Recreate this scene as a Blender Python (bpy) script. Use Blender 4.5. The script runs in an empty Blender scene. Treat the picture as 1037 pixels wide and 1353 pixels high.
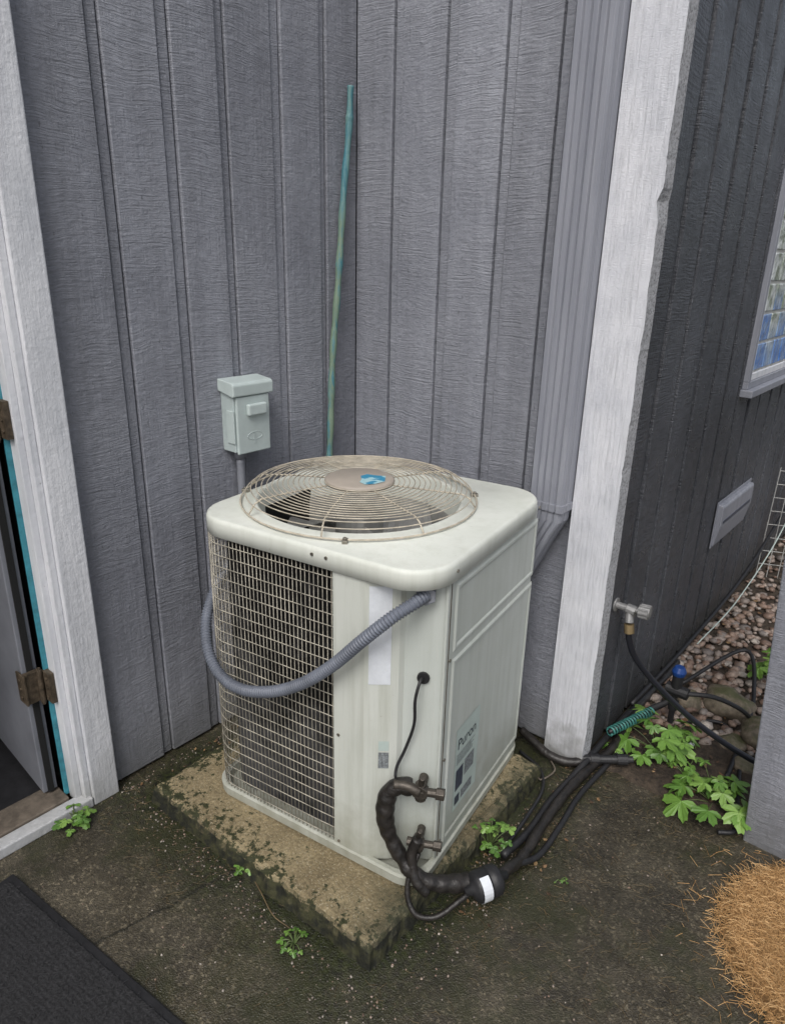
import bpy, math, random, bmesh
from mathutils import Vector, Matrix, noise
random.seed(7)
D=bpy.data; S=bpy.context.scene
# ---------------------------------------------------------------- helpers
def link(o,parent=None):
    S.collection.objects.link(o)
    if parent: o.parent=parent
    return o
def empty(name,loc=(0,0,0),rz=0,parent=None):
    e=D.objects.new(name,None); e.empty_display_size=.1; e.location=loc; e.rotation_euler=(0,0,rz); return link(e,parent)
def mesh(name,v,f,mat,parent=None,smooth=False,bevel=0,seg=2,auto=None):
    m=D.meshes.new(name); m.from_pydata([tuple(p) for p in v],[],f); m.validate(); m.update()
    if smooth:
        for p in m.polygons: p.use_smooth=True
    if mat: 
        for mm in (mat if isinstance(mat,(list,tuple)) else [mat]): m.materials.append(mm)
    o=D.objects.new(name,m); link(o,parent)
    if bevel:
        b=o.modifiers.new('b','BEVEL'); b.width=bevel; b.segments=seg; b.limit_method='ANGLE'
    return o
class Geo:
    def __init__(s): s.v=[]; s.f=[]
    def add(s,v,f):
        n=len(s.v); s.v+=[Vector(p) for p in v]; s.f+=[tuple(i+n for i in q) for q in f]
    def box(s,x0,x1,y0,y1,z0,z1,M=None):
        v=[Vector(p) for p in ((x0,y0,z0),(x1,y0,z0),(x1,y1,z0),(x0,y1,z0),(x0,y0,z1),(x1,y0,z1),(x1,y1,z1),(x0,y1,z1))]
        if M: v=[M@p for p in v]
        s.add(v,[(0,3,2,1),(4,5,6,7),(0,1,5,4),(1,2,6,5),(2,3,7,6),(3,0,4,7)])
    def tube(s,pts,r,seg=8,closed=False,cap=True):
        pts=[Vector(p) for p in pts]; n=len(pts); T=[]
        for i in range(n):
            a=pts[(i-1)%n] if (closed or i>0) else pts[0]; b=pts[(i+1)%n] if (closed or i<n-1) else pts[-1]
            t=(b-a); T.append(t.normalized() if t.length>1e-9 else Vector((0,0,1)))
        up=Vector((0,0,1)) if abs(T[0].z)<.9 else Vector((1,0,0))
        N=(up-T[0]*up.dot(T[0])).normalized(); base=len(s.v); L=0
        for i in range(n):
            N=(N-T[i]*N.dot(T[i])); N.normalize(); B=T[i].cross(N)
            if i: L+=(pts[i]-pts[i-1]).length
            rr=r(L) if callable(r) else r
            for k in range(seg):
                a=2*math.pi*k/seg; s.v.append(pts[i]+(N*math.cos(a)+B*math.sin(a))*rr)
        for i in range(n if closed else n-1):
            j=(i+1)%n
            for k in range(seg):
                l=(k+1)%seg; s.f.append((base+i*seg+k,base+i*seg+l,base+j*seg+l,base+j*seg+k))
        if cap and not closed:
            s.f.append(tuple(base+k for k in reversed(range(seg)))); s.f.append(tuple(base+(n-1)*seg+k for k in range(seg)))
    def loft(s,loops,capa=False,capb=False):
        n=len(loops[0]); b=len(s.v)
        for l in loops: s.v+=[Vector(p) for p in l]
        for i in range(len(loops)-1):
            for k in range(n):
                l=(k+1)%n; s.f.append((b+i*n+k,b+i*n+l,b+(i+1)*n+l,b+(i+1)*n+k))
        if capa: s.f.append(tuple(b+k for k in reversed(range(n))))
        if capb: s.f.append(tuple(b+(len(loops)-1)*n+k for k in range(n)))
    def cyl(s,c,d,r,L,seg=16,r2=None):
        c=Vector(c); d=Vector(d).normalized(); r2=r if r2 is None else r2
        up=Vector((0,0,1)) if abs(d.z)<.9 else Vector((1,0,0)); N=(up-d*up.dot(d)).normalized(); B=d.cross(N)
        s.loft([[c+(N*math.cos(2*math.pi*k/seg)+B*math.sin(2*math.pi*k/seg))*rr+d*l for k in range(seg)] for rr,l in ((r,0),(r2,L))],True,True)
    def obj(s,name,mat,parent=None,**k): return mesh(name,s.v,s.f,mat,parent,**k)
def cr(P,n=8):
    P=[Vector(p) for p in P]; Q=[P[0]*2-P[1]]+P+[P[-1]*2-P[-2]]; o=[]
    for i in range(1,len(Q)-2):
        a,b,c,d=Q[i-1:i+3]
        for k in range(n):
            t=k/n; o.append(.5*((2*b)+(c-a)*t+(2*a-5*b+4*c-d)*t*t+(3*b-a-3*c+d)*t**3))
    o.append(P[-1]); return o
def box(name,x0,x1,y0,y1,z0,z1,mat,parent=None,bevel=.002,**k):
    g=Geo(); g.box(x0,x1,y0,y1,z0,z1); return g.obj(name,mat,parent,bevel=bevel,**k)
def tube(name,P,r,mat,parent=None,seg=10,n=8,smooth=True):
    g=Geo(); g.tube(cr(P,n) if n>1 else P,r,seg); return g.obj(name,mat,parent,smooth=smooth)
# ---------------------------------------------------------------- materials
class M:
    def __init__(s,name,rough=.6,metal=0,spec=.5):
        s.m=D.materials.new(name); s.m.use_nodes=True; s.t=s.m.node_tree; s.p=s.t.nodes['Principled BSDF']
        s.p.inputs['Roughness'].default_value=rough; s.p.inputs['Metallic'].default_value=metal
        s.p.inputs['Specular IOR Level'].default_value=spec
        s.tc=s.t.nodes.new('ShaderNodeTexCoord')
    def N(s,ty,**k):
        n=s.t.nodes.new(ty)
        for a,b in k.items(): setattr(n,a,b)
        return n
    def L(s,a,b): s.t.links.new(a,b)
    def mapped(s,sc,src=None):
        n=s.N('ShaderNodeMapping'); n.inputs['Scale'].default_value=sc; s.L(src or s.tc.outputs['Object'],n.inputs['Vector']); return n.outputs[0]
    def noise(s,scale,detail=4,rough=.55,vec=None,dist=0):
        n=s.N('ShaderNodeTexNoise'); n.inputs['Scale'].default_value=scale; n.inputs['Detail'].default_value=detail; n.inputs['Roughness'].default_value=rough; n.inputs['Distortion'].default_value=dist
        s.L(vec or s.tc.outputs['Object'],n.inputs['Vector']); return n.outputs['Fac']
    def vor(s,scale,vec=None,out='Distance',feature='F1'):
        n=s.N('ShaderNodeTexVoronoi',feature=feature); n.inputs['Scale'].default_value=scale; s.L(vec or s.tc.outputs['Object'],n.inputs['Vector']); return n.outputs[out]
    def ramp(s,fac,stops):
        n=s.N('ShaderNodeValToRGB'); e=n.color_ramp.elements
        while len(e)<len(stops): e.new(.5)
        for i,(p,c) in enumerate(stops):
            e[i].position=p; e[i].color=(c,c,c,1) if not isinstance(c,tuple) else (*c,1)
        s.L(fac,n.inputs[0]); return n.outputs[0]
    def mix(s,f,a,b,mode='MIX'):
        n=s.N('ShaderNodeMix',data_type='RGBA',blend_type=mode)
        for i,x in ((0,f),(6,a),(7,b)):
            if isinstance(x,(int,float)): n.inputs[i].default_value=x
            elif isinstance(x,tuple): n.inputs[i].default_value=(*x,1)
            else: s.L(x,n.inputs[i])
        return n.outputs[2]
    def math(s,op,a,b=0.0,clamp=False):
        n=s.N('ShaderNodeMath',operation=op,use_clamp=clamp)
        for i,x in ((0,a),(1,b)):
            if isinstance(x,(int,float)): n.inputs[i].default_value=x
            else: s.L(x,n.inputs[i])
        return n.outputs[0]
    def sep(s,src=None):
        n=s.N('ShaderNodeSeparateXYZ'); s.L(src or s.tc.outputs['Object'],n.inputs[0]); return n.outputs
    def col(s,c):
        if isinstance(c,tuple): s.p.inputs['Base Color'].default_value=(*c,1)
        else: s.L(c,s.p.inputs['Base Color'])
    def rough(s,c): s.L(c,s.p.inputs['Roughness'])
    def bump(s,h,strength=.5,dist=.01,prev=None):
        n=s.N('ShaderNodeBump'); n.inputs['Strength'].default_value=strength; n.inputs['Distance'].default_value=dist
        s.L(h,n.inputs['Height']); 
        if prev: s.L(prev,n.inputs['Normal'])
        s.L(n.outputs[0],s.p.inputs['Normal']); return n.outputs[0]
def simple(name,c,rough=.5,metal=0,var=.25,scale=8,bump=.0,spec=.5,bscale=80):
    m=M(name,rough,metal,spec); n=m.noise(scale,6,.65)
    m.col(m.mix(m.ramp(n,[(.3,0.),(.7,1.)]),tuple(x*(1-var) for x in c),tuple(min(1,x*(1+var*.5)) for x in c)))
    if bump: m.bump(m.noise(bscale,5),bump,.004)
    return m.m
def siding(name,ca,cb,rough,grain=1.0,dirt=(.13,.13,.12)):
    m=M(name,rough)
    n0=m.noise(2.2,4,.6)
    x,y,z=m.sep()[0:3]
    warp=m.math('ADD',m.math('MULTIPLY',m.noise(3,2),.06),m.math('MULTIPLY',m.noise(14,2),.012))
    island=m.N('ShaderNodeNewGeometry').outputs['Random Per Island']
    cmb=m.N('ShaderNodeCombineXYZ'); m.L(x,cmb.inputs[0]); m.L(y,cmb.inputs[1]); m.L(m.math('ADD',m.math('ADD',z,warp),m.math('MULTIPLY',island,5.)),cmb.inputs[2])
    w=cmb.outputs[0]
    saw=m.noise(1,3,.6,m.mapped((8,8,210),w),.2)
    saw2=m.noise(1,5,.75,m.mapped((40,40,95),w),.4)
    gr=m.noise(1,5,.7,m.mapped((130,130,6)))
    patch=m.ramp(m.noise(4.5,4,.6),[(.38,.15),(.60,1.)])
    c=m.mix(m.ramp(n0,[(.3,0.),(.72,1.)]),ca,cb)
    c=m.mix(.40,c,m.ramp(saw2,[(.28,.5),(.6,1.1),(.75,1.4)]),'MULTIPLY')
    c=m.mix(.42,c,m.ramp(m.noise(1,5,.65,m.mapped((16,16,1.0))),[(.3,.58),(.7,1.22)]),'MULTIPLY')
    c=m.mix(1.0,c,m.ramp(island,[(0,.88),(1,1.06)]),'MULTIPLY')
    dz=m.ramp(m.math('ADD',z,m.math('MULTIPLY',m.noise(9,4),.25)),[(.1,.0),(.38,1.)])
    c=m.mix(dz,m.mix(.6,c,dirt),c)
    chip=m.ramp(m.noise(46,6,.8),[(.69,0.),(.73,1.)])
    c=m.mix(m.math('MULTIPLY',chip,.65),c,tuple(q*2.1 for q in ca))
    pit=m.ramp(m.noise(1,3,.6,m.mapped((150,150,40))),[(.28,1.),(.34,0.)])
    c=m.mix(m.math('MULTIPLY',pit,.65),c,tuple(q*.30 for q in ca))
    m.col(c)
    h=m.math('ADD',m.math('MULTIPLY',m.math('MULTIPLY',saw,1.1),patch),m.math('ADD',m.math('MULTIPLY',saw2,.75),m.math('ADD',m.math('MULTIPLY',gr,.6),m.math('MULTIPLY',m.noise(28,3),.7))))
    m.bump(h,.78*grain,.006)
    m.rough(m.ramp(m.noise(12,4),[(.3,rough-.1),(.7,rough+.12)]))
    return m.m
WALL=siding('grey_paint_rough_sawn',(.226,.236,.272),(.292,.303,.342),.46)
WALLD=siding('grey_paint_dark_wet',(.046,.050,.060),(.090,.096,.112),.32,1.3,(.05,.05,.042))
m=M('white_trim_paint',.5); c=m.mix(m.ramp(m.noise(1,5,.6,m.mapped((20,20,3))),[(.35,0.),(.65,1.)]),(.56,.575,.61),(.70,.71,.74))
zz=m.sep()[2]; c=m.mix(m.ramp(m.math('ADD',zz,m.math('MULTIPLY',m.noise(14,5),.3)),[(.13,0.),(.38,1.)]),m.mix(.6,c,(.22,.22,.20)),c)
c=m.mix(m.ramp(m.noise(45,6,.75),[(.655,0.),(.70,.8)]),c,(.27,.265,.26)); m.col(c); m.bump(m.math('ADD',m.noise(1,5,.7,m.mapped((90,90,8))),m.noise(60,4)),.45,.005); TRIM=m.m
m=M('white_board_rough',.6); a=m.noise(1,4,.7,m.mapped((50,50,170)),2.0)
mp=m.N('ShaderNodeMapping'); mp.inputs['Rotation'].default_value=(.0,.75,0); mp.inputs['Scale'].default_value=(150,20,10); m.L(m.tc.outputs['Object'],mp.inputs['Vector']); dg=m.noise(1,3,.6,mp.outputs[0],.5)
c=m.mix(m.ramp(m.noise(10,5),[(.3,0.),(.7,1.)]),(.57,.585,.63),(.70,.71,.75))
c=m.mix(.45,c,m.ramp(dg,[(.3,.65),(.55,1.05)]),'MULTIPLY')
c=m.mix(m.ramp(m.noise(70,5,.75),[(.68,0.),(.73,.6)]),c,(.35,.35,.36))
c=m.mix(m.ramp(m.math('ADD',m.sep()[2],m.math('MULTIPLY',m.noise(20,5),.25)),[(.12,0.),(.3,1.)]),(.25,.25,.24),c)
m.col(c); m.bump(m.math('ADD',dg,m.math('MULTIPLY',a,.7)),.6,.006); BOARD=m.m
m=M('board_rough_edge',.8); a=m.noise(120,6,.8); m.col(m.mix(m.ramp(a,[(.36,0.),(.52,1.)]),(.16,.16,.17),(.56,.57,.60))); m.bump(a,.9,.012); BEDGE=m.m
# ground
m=M('wet_concrete',.5); x,y,z=m.sep()[0:3]
big=m.noise(1.1,6,.62); mid=m.noise(8,8,.72); fine=m.noise(300,3,.7); sp=m.vor(260)
c=m.mix(m.ramp(big,[(.34,0.),(.66,1.)]),(.034,.029,.020),(.094,.080,.055))
c=m.mix(.9,c,m.ramp(mid,[(.32,.42),(.68,1.5)]),'MULTIPLY')
peb=m.sep(m.vor(170,out='Color'))[0]
c=m.mix(.7,c,m.ramp(peb,[(0,.5),(.55,.9),(.85,1.2),(.94,2.2),(1,3.0)]),'MULTIPLY')
c=m.mix(m.ramp(m.noise(120,3,.6),[(.62,0.),(.68,.8)]),c,(.014,.012,.009))
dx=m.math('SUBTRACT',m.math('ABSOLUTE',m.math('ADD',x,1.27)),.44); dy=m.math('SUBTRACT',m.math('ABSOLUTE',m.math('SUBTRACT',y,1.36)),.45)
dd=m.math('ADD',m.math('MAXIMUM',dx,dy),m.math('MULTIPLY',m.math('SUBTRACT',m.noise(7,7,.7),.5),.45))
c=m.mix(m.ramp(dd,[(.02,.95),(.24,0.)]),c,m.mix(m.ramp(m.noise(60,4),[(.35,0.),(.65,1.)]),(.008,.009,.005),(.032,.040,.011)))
c=m.mix(m.math('MULTIPLY',m.ramp(m.noise(2.7,7,.72),[(.50,0.),(.60,1.)]),.75),c,m.mix(m.noise(50,3),(.018,.020,.009),(.046,.047,.019)))
jn=m.math('ABSOLUTE',m.math('ADD',m.math('ADD',m.math('MULTIPLY',m.math('ADD',x,1.36),.93),m.math('MULTIPLY',m.math('SUBTRACT',y,.6),-.25)),m.math('MULTIPLY',m.math('SUBTRACT',m.noise(5,5,.6),.5),.10)))
c=m.mix(m.ramp(jn,[(.0,.85),(.008,0.)]),c,(.012,.012,.008))
m.col(c); m.rough(m.ramp(m.noise(3.4,6,.65),[(.38,.14),(.60,.55)]))
h=m.math('ADD',m.math('MULTIPLY',fine,.5),m.math('ADD',m.math('MULTIPLY',sp,.8),m.math('MULTIPLY',m.noise(28,5,.7),1.3)))
m.bump(h,.65,.004); GROUND=m.m
# pad
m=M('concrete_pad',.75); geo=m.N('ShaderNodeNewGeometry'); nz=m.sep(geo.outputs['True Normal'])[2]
fine=m.noise(120,5,.7); c=m.mix(m.ramp(m.noise(5,6,.65),[(.32,0.),(.68,1.)]),(.17,.13,.070),(.35,.285,.165))
c=m.mix(.85,c,m.ramp(fine,[(.3,.5),(.7,1.3)]),'MULTIPLY')
c=m.mix(m.ramp(m.noise(210,2,.5),[(.60,0.),(.66,.7)]),c,(.42,.37,.26))
x,y,z=m.sep()[0:3]
ed=m.math('MAXIMUM',m.math('SUBTRACT',m.math('ABSOLUTE',m.math('ADD',x,1.26)),.44),m.math('SUBTRACT',m.math('ABSOLUTE',m.math('SUBTRACT',y,1.36)),.455))
mo=m.ramp(m.math('ADD',m.math('ADD',m.noise(44,6,.75),m.math('MULTIPLY',m.noise(5,3),.26)),m.math('MULTIPLY',ed,1.3)),[(.60,0.),(.64,1.)])
c=m.mix(mo,c,m.mix(m.noise(90,2),(.012,.014,.006),(.05,.055,.016)))
xr=m.ramp(m.math('ADD',m.math('ADD',x,1.0),m.math('MULTIPLY',m.math('SUBTRACT',m.noise(12,6,.7),.5),.45)),[(.04,0.),(.2,.8)])
c=m.mix(xr,c,m.mix(m.noise(70,3),(.02,.02,.012),(.075,.075,.04)))
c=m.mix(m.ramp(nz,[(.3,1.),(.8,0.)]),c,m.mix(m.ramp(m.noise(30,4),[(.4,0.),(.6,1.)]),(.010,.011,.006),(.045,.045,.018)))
m.col(c); m.bump(m.math('ADD',fine,m.noise(35,4)),.8,.006); PAD=m.m
# AC paint, toned per face
def acpaint(name,c0,dirt=.35,low=.7):
    m=M(name,.45); n=m.noise(1,6,.68,m.mapped((26,26,1.3)))
    c=m.mix(m.math('MULTIPLY',m.ramp(n,[(.45,0.),(.68,1.)]),dirt),c0,(c0[0]*.50,c0[1]*.50,c0[2]*.42))
    c=m.mix(m.math('MULTIPLY',m.ramp(m.noise(3,6,.65),[(.4,0.),(.7,1.)]),.32),c,(c0[0]*.70,c0[1]*.73,c0[2]*.68))
    c=m.mix(m.ramp(m.noise(80,6,.84),[(.64,0.),(.70,.6)]),c,(.19,.17,.12))
    z=m.sep()[2]; c=m.mix(m.math('MULTIPLY',m.ramp(m.math('ADD',z,m.math('MULTIPLY',m.noise(18,6,.65),.30)),[(.15,1.),(.46,0.)]),low),c,(.17,.165,.11))
    m.col(c); m.bump(m.math('ADD',m.math('MULTIPLY',m.noise(260,2),.15),m.noise(7,2)),.12,.004); m.rough(m.ramp(m.noise(9,4),[(.3,.36),(.7,.6)])); return m.m
ACP=acpaint('ac_cream_paint',(.58,.60,.555),.45); ACS=acpaint('ac_paint_shaded_side',(.50,.53,.50),.25); ACT=acpaint('ac_paint_lit_top',(.67,.69,.635),.2,0)  # one casing paint; side copy darkened, top copy lightened as painted shading
WIRE=simple('grille_wire',(.43,.40,.33),.5,var=.6,scale=18)
GUARD=simple('guard_wire',(.50,.45,.36),.4,var=.4,scale=30)
m=M('coil_fins',.6,.3); w=m.N('ShaderNodeTexWave'); w.inputs['Scale'].default_value=110; w.bands_direction='X'; m.L(m.tc.outputs['Object'],w.inputs[0])
zc=m.sep()[2]
n=m.math('ADD',m.noise(5,5,.65),m.math('MULTIPLY',m.math('SUBTRACT',.5,zc),.30))
c=m.mix(m.ramp(n,[(.44,0.),(.68,1.)]),(.007,.007,.007),(.12,.12,.125)); c=m.mix(.5,c,w.outputs[0],'MULTIPLY'); m.col(c); COIL=m.m
BLACK=simple('black_void',(.006,.006,.006),.9)
SHROUD=simple('shroud_metal',(.40,.40,.38),.5,var=.4)
BLADE=simple('fan_blade',(.32,.32,.31),.35,.4)
CAP=simple('taupe_cap',(.38,.335,.285),.5,var=.15)
STK=M('blue_sticker',.35); STK.col(STK.mix(STK.ramp(STK.noise(30,2),[(.50,0.),(.54,1.)]),(.03,.25,.42),(.38,.60,.64))); STK=STK.m
LABW=simple('label_white',(.66,.69,.73),.3,var=.15,scale=20); LABG=simple('label_green_white',(.46,.54,.51),.35,var=.15); LABD=simple('label_dark',(.06,.07,.10),.4,var=.5,scale=90)
INK=simple('label_ink',(.03,.04,.06),.5); INKG=simple('label_small_print',(.22,.24,.25),.6,var=.8,scale=160)
SCREW=simple('screw_steel',(.30,.28,.24),.4,.8)
RUB=simple('black_rubber',(.018,.018,.020),.5,var=.4,scale=30,bump=.3)
INS=simple('pipe_insulation_tape',(.022,.019,.017),.42,var=.7,scale=35,bump=1.0,bscale=50)
COND=simple('grey_flex_conduit',(.14,.155,.19),.5,var=.3,scale=14)
CONDW=simple('grey_pvc_conduit',(.22,.23,.26),.45,var=.2)
BRASS=simple('aged_brass',(.10,.088,.075),.5,.7,var=.5,scale=50,bump=.3)
STEEL=simple('galvanised_steel',(.30,.30,.30),.5,.5,var=.35,scale=40,bump=.3)
BOXM=simple('pale_green_enamel',(.47,.54,.53),.4,var=.12,scale=14,bump=.05)
BOXD=simple('pale_green_enamel_lower',(.42,.485,.48),.4,var=.15,scale=14)
DSM=M('downspout_grey_paint',.42); DSM.col(DSM.mix(DSM.ramp(DSM.noise(1,5,.65,DSM.mapped((30,30,2))),[(.35,0.),(.7,1.)]),(.215,.225,.262),(.295,.305,.345))); DSM.bump(DSM.noise(40,3),.1,.003); DSM=DSM.m
DOORM=simple('door_grey_paint',(.19,.198,.225),.45,var=.25,scale=6); DARK=simple('interior_dark',(.03,.03,.032),.8); TEAL=simple('teal_paint',(.05,.26,.33),.5,var=.4,scale=30); 
WOOD=simple('worn_threshold_wood',(.14,.115,.09),.7,var=.6,scale=20,bump=.4); RUST=simple('rusty_hinge',(.13,.10,.07),.6,.5,var=.7,scale=50,bump=.4)
m=M('teal_stake_plastic',.6); c=m.mix(m.ramp(m.noise(1,5,.7,m.mapped((60,60,9))),[(.42,0.),(.62,1.)]),(.045,.165,.205),(.13,.24,.235)); zz=m.sep()[2]
c=m.mix(m.math('MULTIPLY',m.ramp(m.math('MULTIPLY',zz,.43),[(1.75*.43,1.),(1.86*.43,0.)]),m.ramp(m.noise(1,5,.7,m.mapped((40,40,7))),[(.42,0.),(.52,.85)])),c,(.17,.225,.15)); m.col(c); STAKE=m.m
# ---------------------------------------------------------------- ground
mesh('ground',[(-100,-100,0),(100,-100,0),(100,100,0),(-100,100,0)],[(0,1,2,3)],GROUND)
# ---------------------------------------------------------------- house
XL=-1.86; YB=1.975; XR=-.76; HT=3.3
house=empty('wooden_house')
def boards(g,axis,plane,a0,a1,gaps,z0,z1,out,th=.019):
    edges=[a0]
    for q in gaps: edges+=[q[0],q[1]]
    edges.append(a1)
    for i in range(0,len(edges),2):
        a,b=edges[i],edges[i+1]
        if b-a<.01: continue
        t=th+random.uniform(-.002,.002)
        lo,hi=sorted((plane-.012*out,plane+t*out))
        if axis=='x': g.box(a,b,lo,hi,z0,z1)
        else: g.box(lo,hi,a,b,z0,z1)
    lo,hi=sorted((plane-.12*out,plane))
    if axis=='x': g.box(a0,a1,lo,hi,z0,z1)
    else: g.box(lo,hi,a0,a1,z0,z1)
    for (a,b) in gaps:
        lo,hi=sorted((plane+.0005*out,plane+.0105*out)); k=.0045
        if axis=='x': g.box(a+k,b-k*.9,lo,hi,z0,z1)
        else: g.box(lo,hi,a+k,b-k*.9,z0,z1)
T=.019
g=Geo(); boards(g,'y',XL-T,.80,1.975,[(1.02,1.058),(1.215,1.255),(1.40,1.435),(1.60,1.64),(1.80,1.83)],.012,HT,1)
g.obj('entry_wall_siding',WALL,house,bevel=.0026)
g=Geo(); boards(g,'y',XL-T,-4,-.36,[(-3.8+.2*i,-3.76+.2*i) for i in range(17)],.012,HT,1); boards(g,'y',XL-T,-.36,.80,[(-.2+.2*i,-.16+.2*i) for i in range(5)],2.2,HT,1)
g.obj('entry_wall_siding_beyond_door',WALL,house,bevel=.0026)
g=Geo(); boards(g,'x',YB+T,-1.858,-.80,[(-1.70,-1.66),(-1.49,-1.445),(-1.275,-1.235),(-1.10,-1.065)],.02,HT,-1)
g.obj('back_wall_siding',WALL,house,bevel=.0026)
g=Geo(); gp=[]; q=2.13
while q<9.8: gp.append((q,q+.035)); q+=.19+random.uniform(-.015,.015)
boards(g,'y',XR-T,2.0,10,gp,.03,HT,1)
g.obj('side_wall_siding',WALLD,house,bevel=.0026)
box('wall_core',-3.9,-.9,2.13,10,0,HT-.01,DARK,house,0)
def rough_board(name,x0,x1,y0,y1,z0,z1,mats,amp=.004):
    v=[];f=[];mi=[]; n=200
    for i in range(n+1):
        z=z0+(z1-z0)*i/n; e=noise.noise(Vector((3,1,z*9)))*amp+ noise.noise(Vector((5,2,z*55)))*amp*.6
        ch=max(0,.014-abs(z-1.80)*.35)
        v+=[(x0,y1,z),(x0,y0,z),(x1+e-ch,y0,z),(x1+e*.3-ch*.3,y1,z)]
    for i in range(n):
        for k in range(4):
            l=(k+1)%4; f.append((i*4+k,i*4+l,i*4+4+l,i*4+4+k)); mi.append(1 if k==2 else 0)
    f.append((4*n,4*n+1,4*n+2,4*n+3)); mi.append(0); f.append((3,2,1,0)); mi.append(0)
    o=mesh(name,v,f,mats,house)
    for p,i in zip(o.data.polygons,mi): p.material_index=i
    return o
rough_board('corner_board',-.892,-.748,1.935,1.998,.012,HT,[BOARD,BEDGE])
box('door_casing',-1.90,-1.826,.748,.832,.0,2.3,TRIM,house,.004)
box('door_casing_inner',-1.90,-1.838,.727,.7478,.0,2.28,TRIM,house,.003)
box('door_jamb',-1.905,-1.86,.708,.7268,.02,2.26,TRIM,house,.002)
box('jamb_teal_edge',-1.9135,-1.9055,.695,.7262,.03,2.25,TEAL,house,.001)
box('jamb_inner',-2.03,-1.9255,.722,.7400,.02,2.26,DARK,house,.0)
box('door_casing_far',-1.90,-1.826,-.36,-.27,.0,2.3,TRIM,house,.004)
box('door_head_casing',-1.90,-1.83,-.268,.743,2.16,2.30,TRIM,house,.004)
box('door_sill',-1.872,-1.825,-.268,.746,.0,.035,TRIM,house,.004)
box('threshold_board',-1.975,-1.8735,-.268,.694,.0,.042,WOOD,house,.004)
box('interior_floor',-3.9,-1.976,-1.2,1.7,.0,.03,RUB,house,0)
g=Geo(); g.box(-3.95,-3.9,-1.2,1.7,0,2.5); g.box(-3.9,-1.99,-1.25,-1.2,0,2.5); g.box(-3.9,-2.0,1.1,1.15,0,2.5); g.box(-3.9,-2.0,-1.2,1.1,2.45,2.5)
g.obj('interior_walls',DARK,house)
dl=empty('door_leaf',(-1.935,.690,0),math.radians(-3),house)
box('leaf_panel',-.90,0,-.045,-.002,.05,2.15,DOORM,dl,.003)
box('leaf_weather_strip',.0003,.006,-.032,-.014,.05,2.15,BLACK,dl,0)
for z in (1.24,.44):
    g=Geo(); g.cyl((-1.908,.682,z-.055),(0,0,1),.008,.11,10); g.cyl((-1.908,.682,z-.062),(0,0,1),.0055,.124,8)
    g.box(-1.9125,-1.87,.6905,.7065,z-.05,z+.05); g.box(-1.960,-1.9085,.636,.642,z-.05,z+.05); g.box(-1.930,-1.9145,.643,.689,z-.05,z+.05)
    for dz_ in (-.03,.0,.03): g.cyl((-1.935,.636,z+dz_),(0,-1,0),.005,.003,8); g.cyl((-1.885,.6905,z+dz_),(0,-1,0),.005,.003,8)
    g.obj('hinge',RUST,house,bevel=.001)
wx=XR+.001
g=Geo(); Y0,Y1,Z0,Z1=3.13,4.35,1.175,2.25
def frame(g,x0,x1,y0,y1,z0,z1,w):
    g.box(x0,x1,y0,y1,z0,z0+w); g.box(x0,x1,y0,y1,z1-w,z1); g.box(x0,x1,y0,y0+w,z0+w,z1-w); g.box(x0,x1,y1-w,y1,z0+w,z1-w)
frame(g,wx-.02,wx+.018,Y0,Y1,Z0,Z1,.030); g.box(wx-.02,wx+.045,Y0-.02,Y1+.02,Z0-.03,Z0-.0005); g.obj('window_trim',DSM,house,bevel=.003)
g=Geo(); frame(g,wx-.02,wx+.012,Y0+.0305,Y1-.0305,Z0+.0305,Z1-.0305,.030); g.obj('window_frame_white',TRIM,house,bevel=.003)
MORT=simple('mortar',(.50,.50,.48),.7,bump=.3)
m=M('glass_block',.12,0,.8); x,y,z=m.sep()[0:3]; isl=m.N('ShaderNodeNewGeometry').outputs['Random Per Island']
hi=m.ramp(m.math('ADD',m.math('SUBTRACT',z,1.2),m.math('MULTIPLY',isl,.25)),[(.30,0.),(.42,1.)])
n2=m.ramp(m.noise(16,3),[(.4,0.),(.6,1.)])
c=m.mix(hi,m.mix(m.math('MULTIPLY',m.math('ADD',n2,isl),.5),(.04,.15,.48),(.30,.42,.58)),m.mix(n2,(.22,.26,.20),(.60,.64,.64))); m.col(c); m.bump(m.noise(22,3),.5,.02); GB=m.m  # blue sky reflection of the lower blocks is painted into the base colour
box('window_mortar',wx-.02,wx+.004,Y0+.061,Y1-.061,Z0+.061,Z1-.061,MORT,house,0)
g=Geo(); cw=(Y1-Y0-.13)/8; ch=(Z1-Z0-.13)/8
for i in range(8):
    for j in range(8):
        a=Y0+.065+i*cw; b=Z0+.065+j*ch; g.box(wx-.001,wx+.010,a+.006,a+cw-.006,b+.006,b+ch-.006)
g.obj('window_glass_blocks',GB,house,bevel=.004,seg=3)
vt=empty('wall_vent')
g=Geo(); prof=[(0,.675),(.020,.675),(.026,.665),(.026,.575),(.010,.485),(0,.485)]
g.loft([[(XR+a,yy,z) for a,z in prof] for yy in (3.10,3.58)],True,True); g.obj('vent_hood',DSM,vt,bevel=.003)
box('vent_slot',XR+.0262,XR+.028,3.13,3.55,.585,.60,LABD,vt,0); box('vent_flange',XR+.001,XR+.005,3.085,3.60,.475,.69,DSM,vt,.001)
pe=empty('wooden_post',(-.235,1.985,0)); pe.rotation_euler=(0,math.radians(-4),0)
g=Geo(); g.box(0,.22,0,.085,-.03,2.4); g.obj('post_board',WALL,pe,bevel=.004); g=Geo(); g.box(.03,.25,.0855,.165,-.03,2.4); g.obj('post_backing',WALL,pe,bevel=.004)
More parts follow.
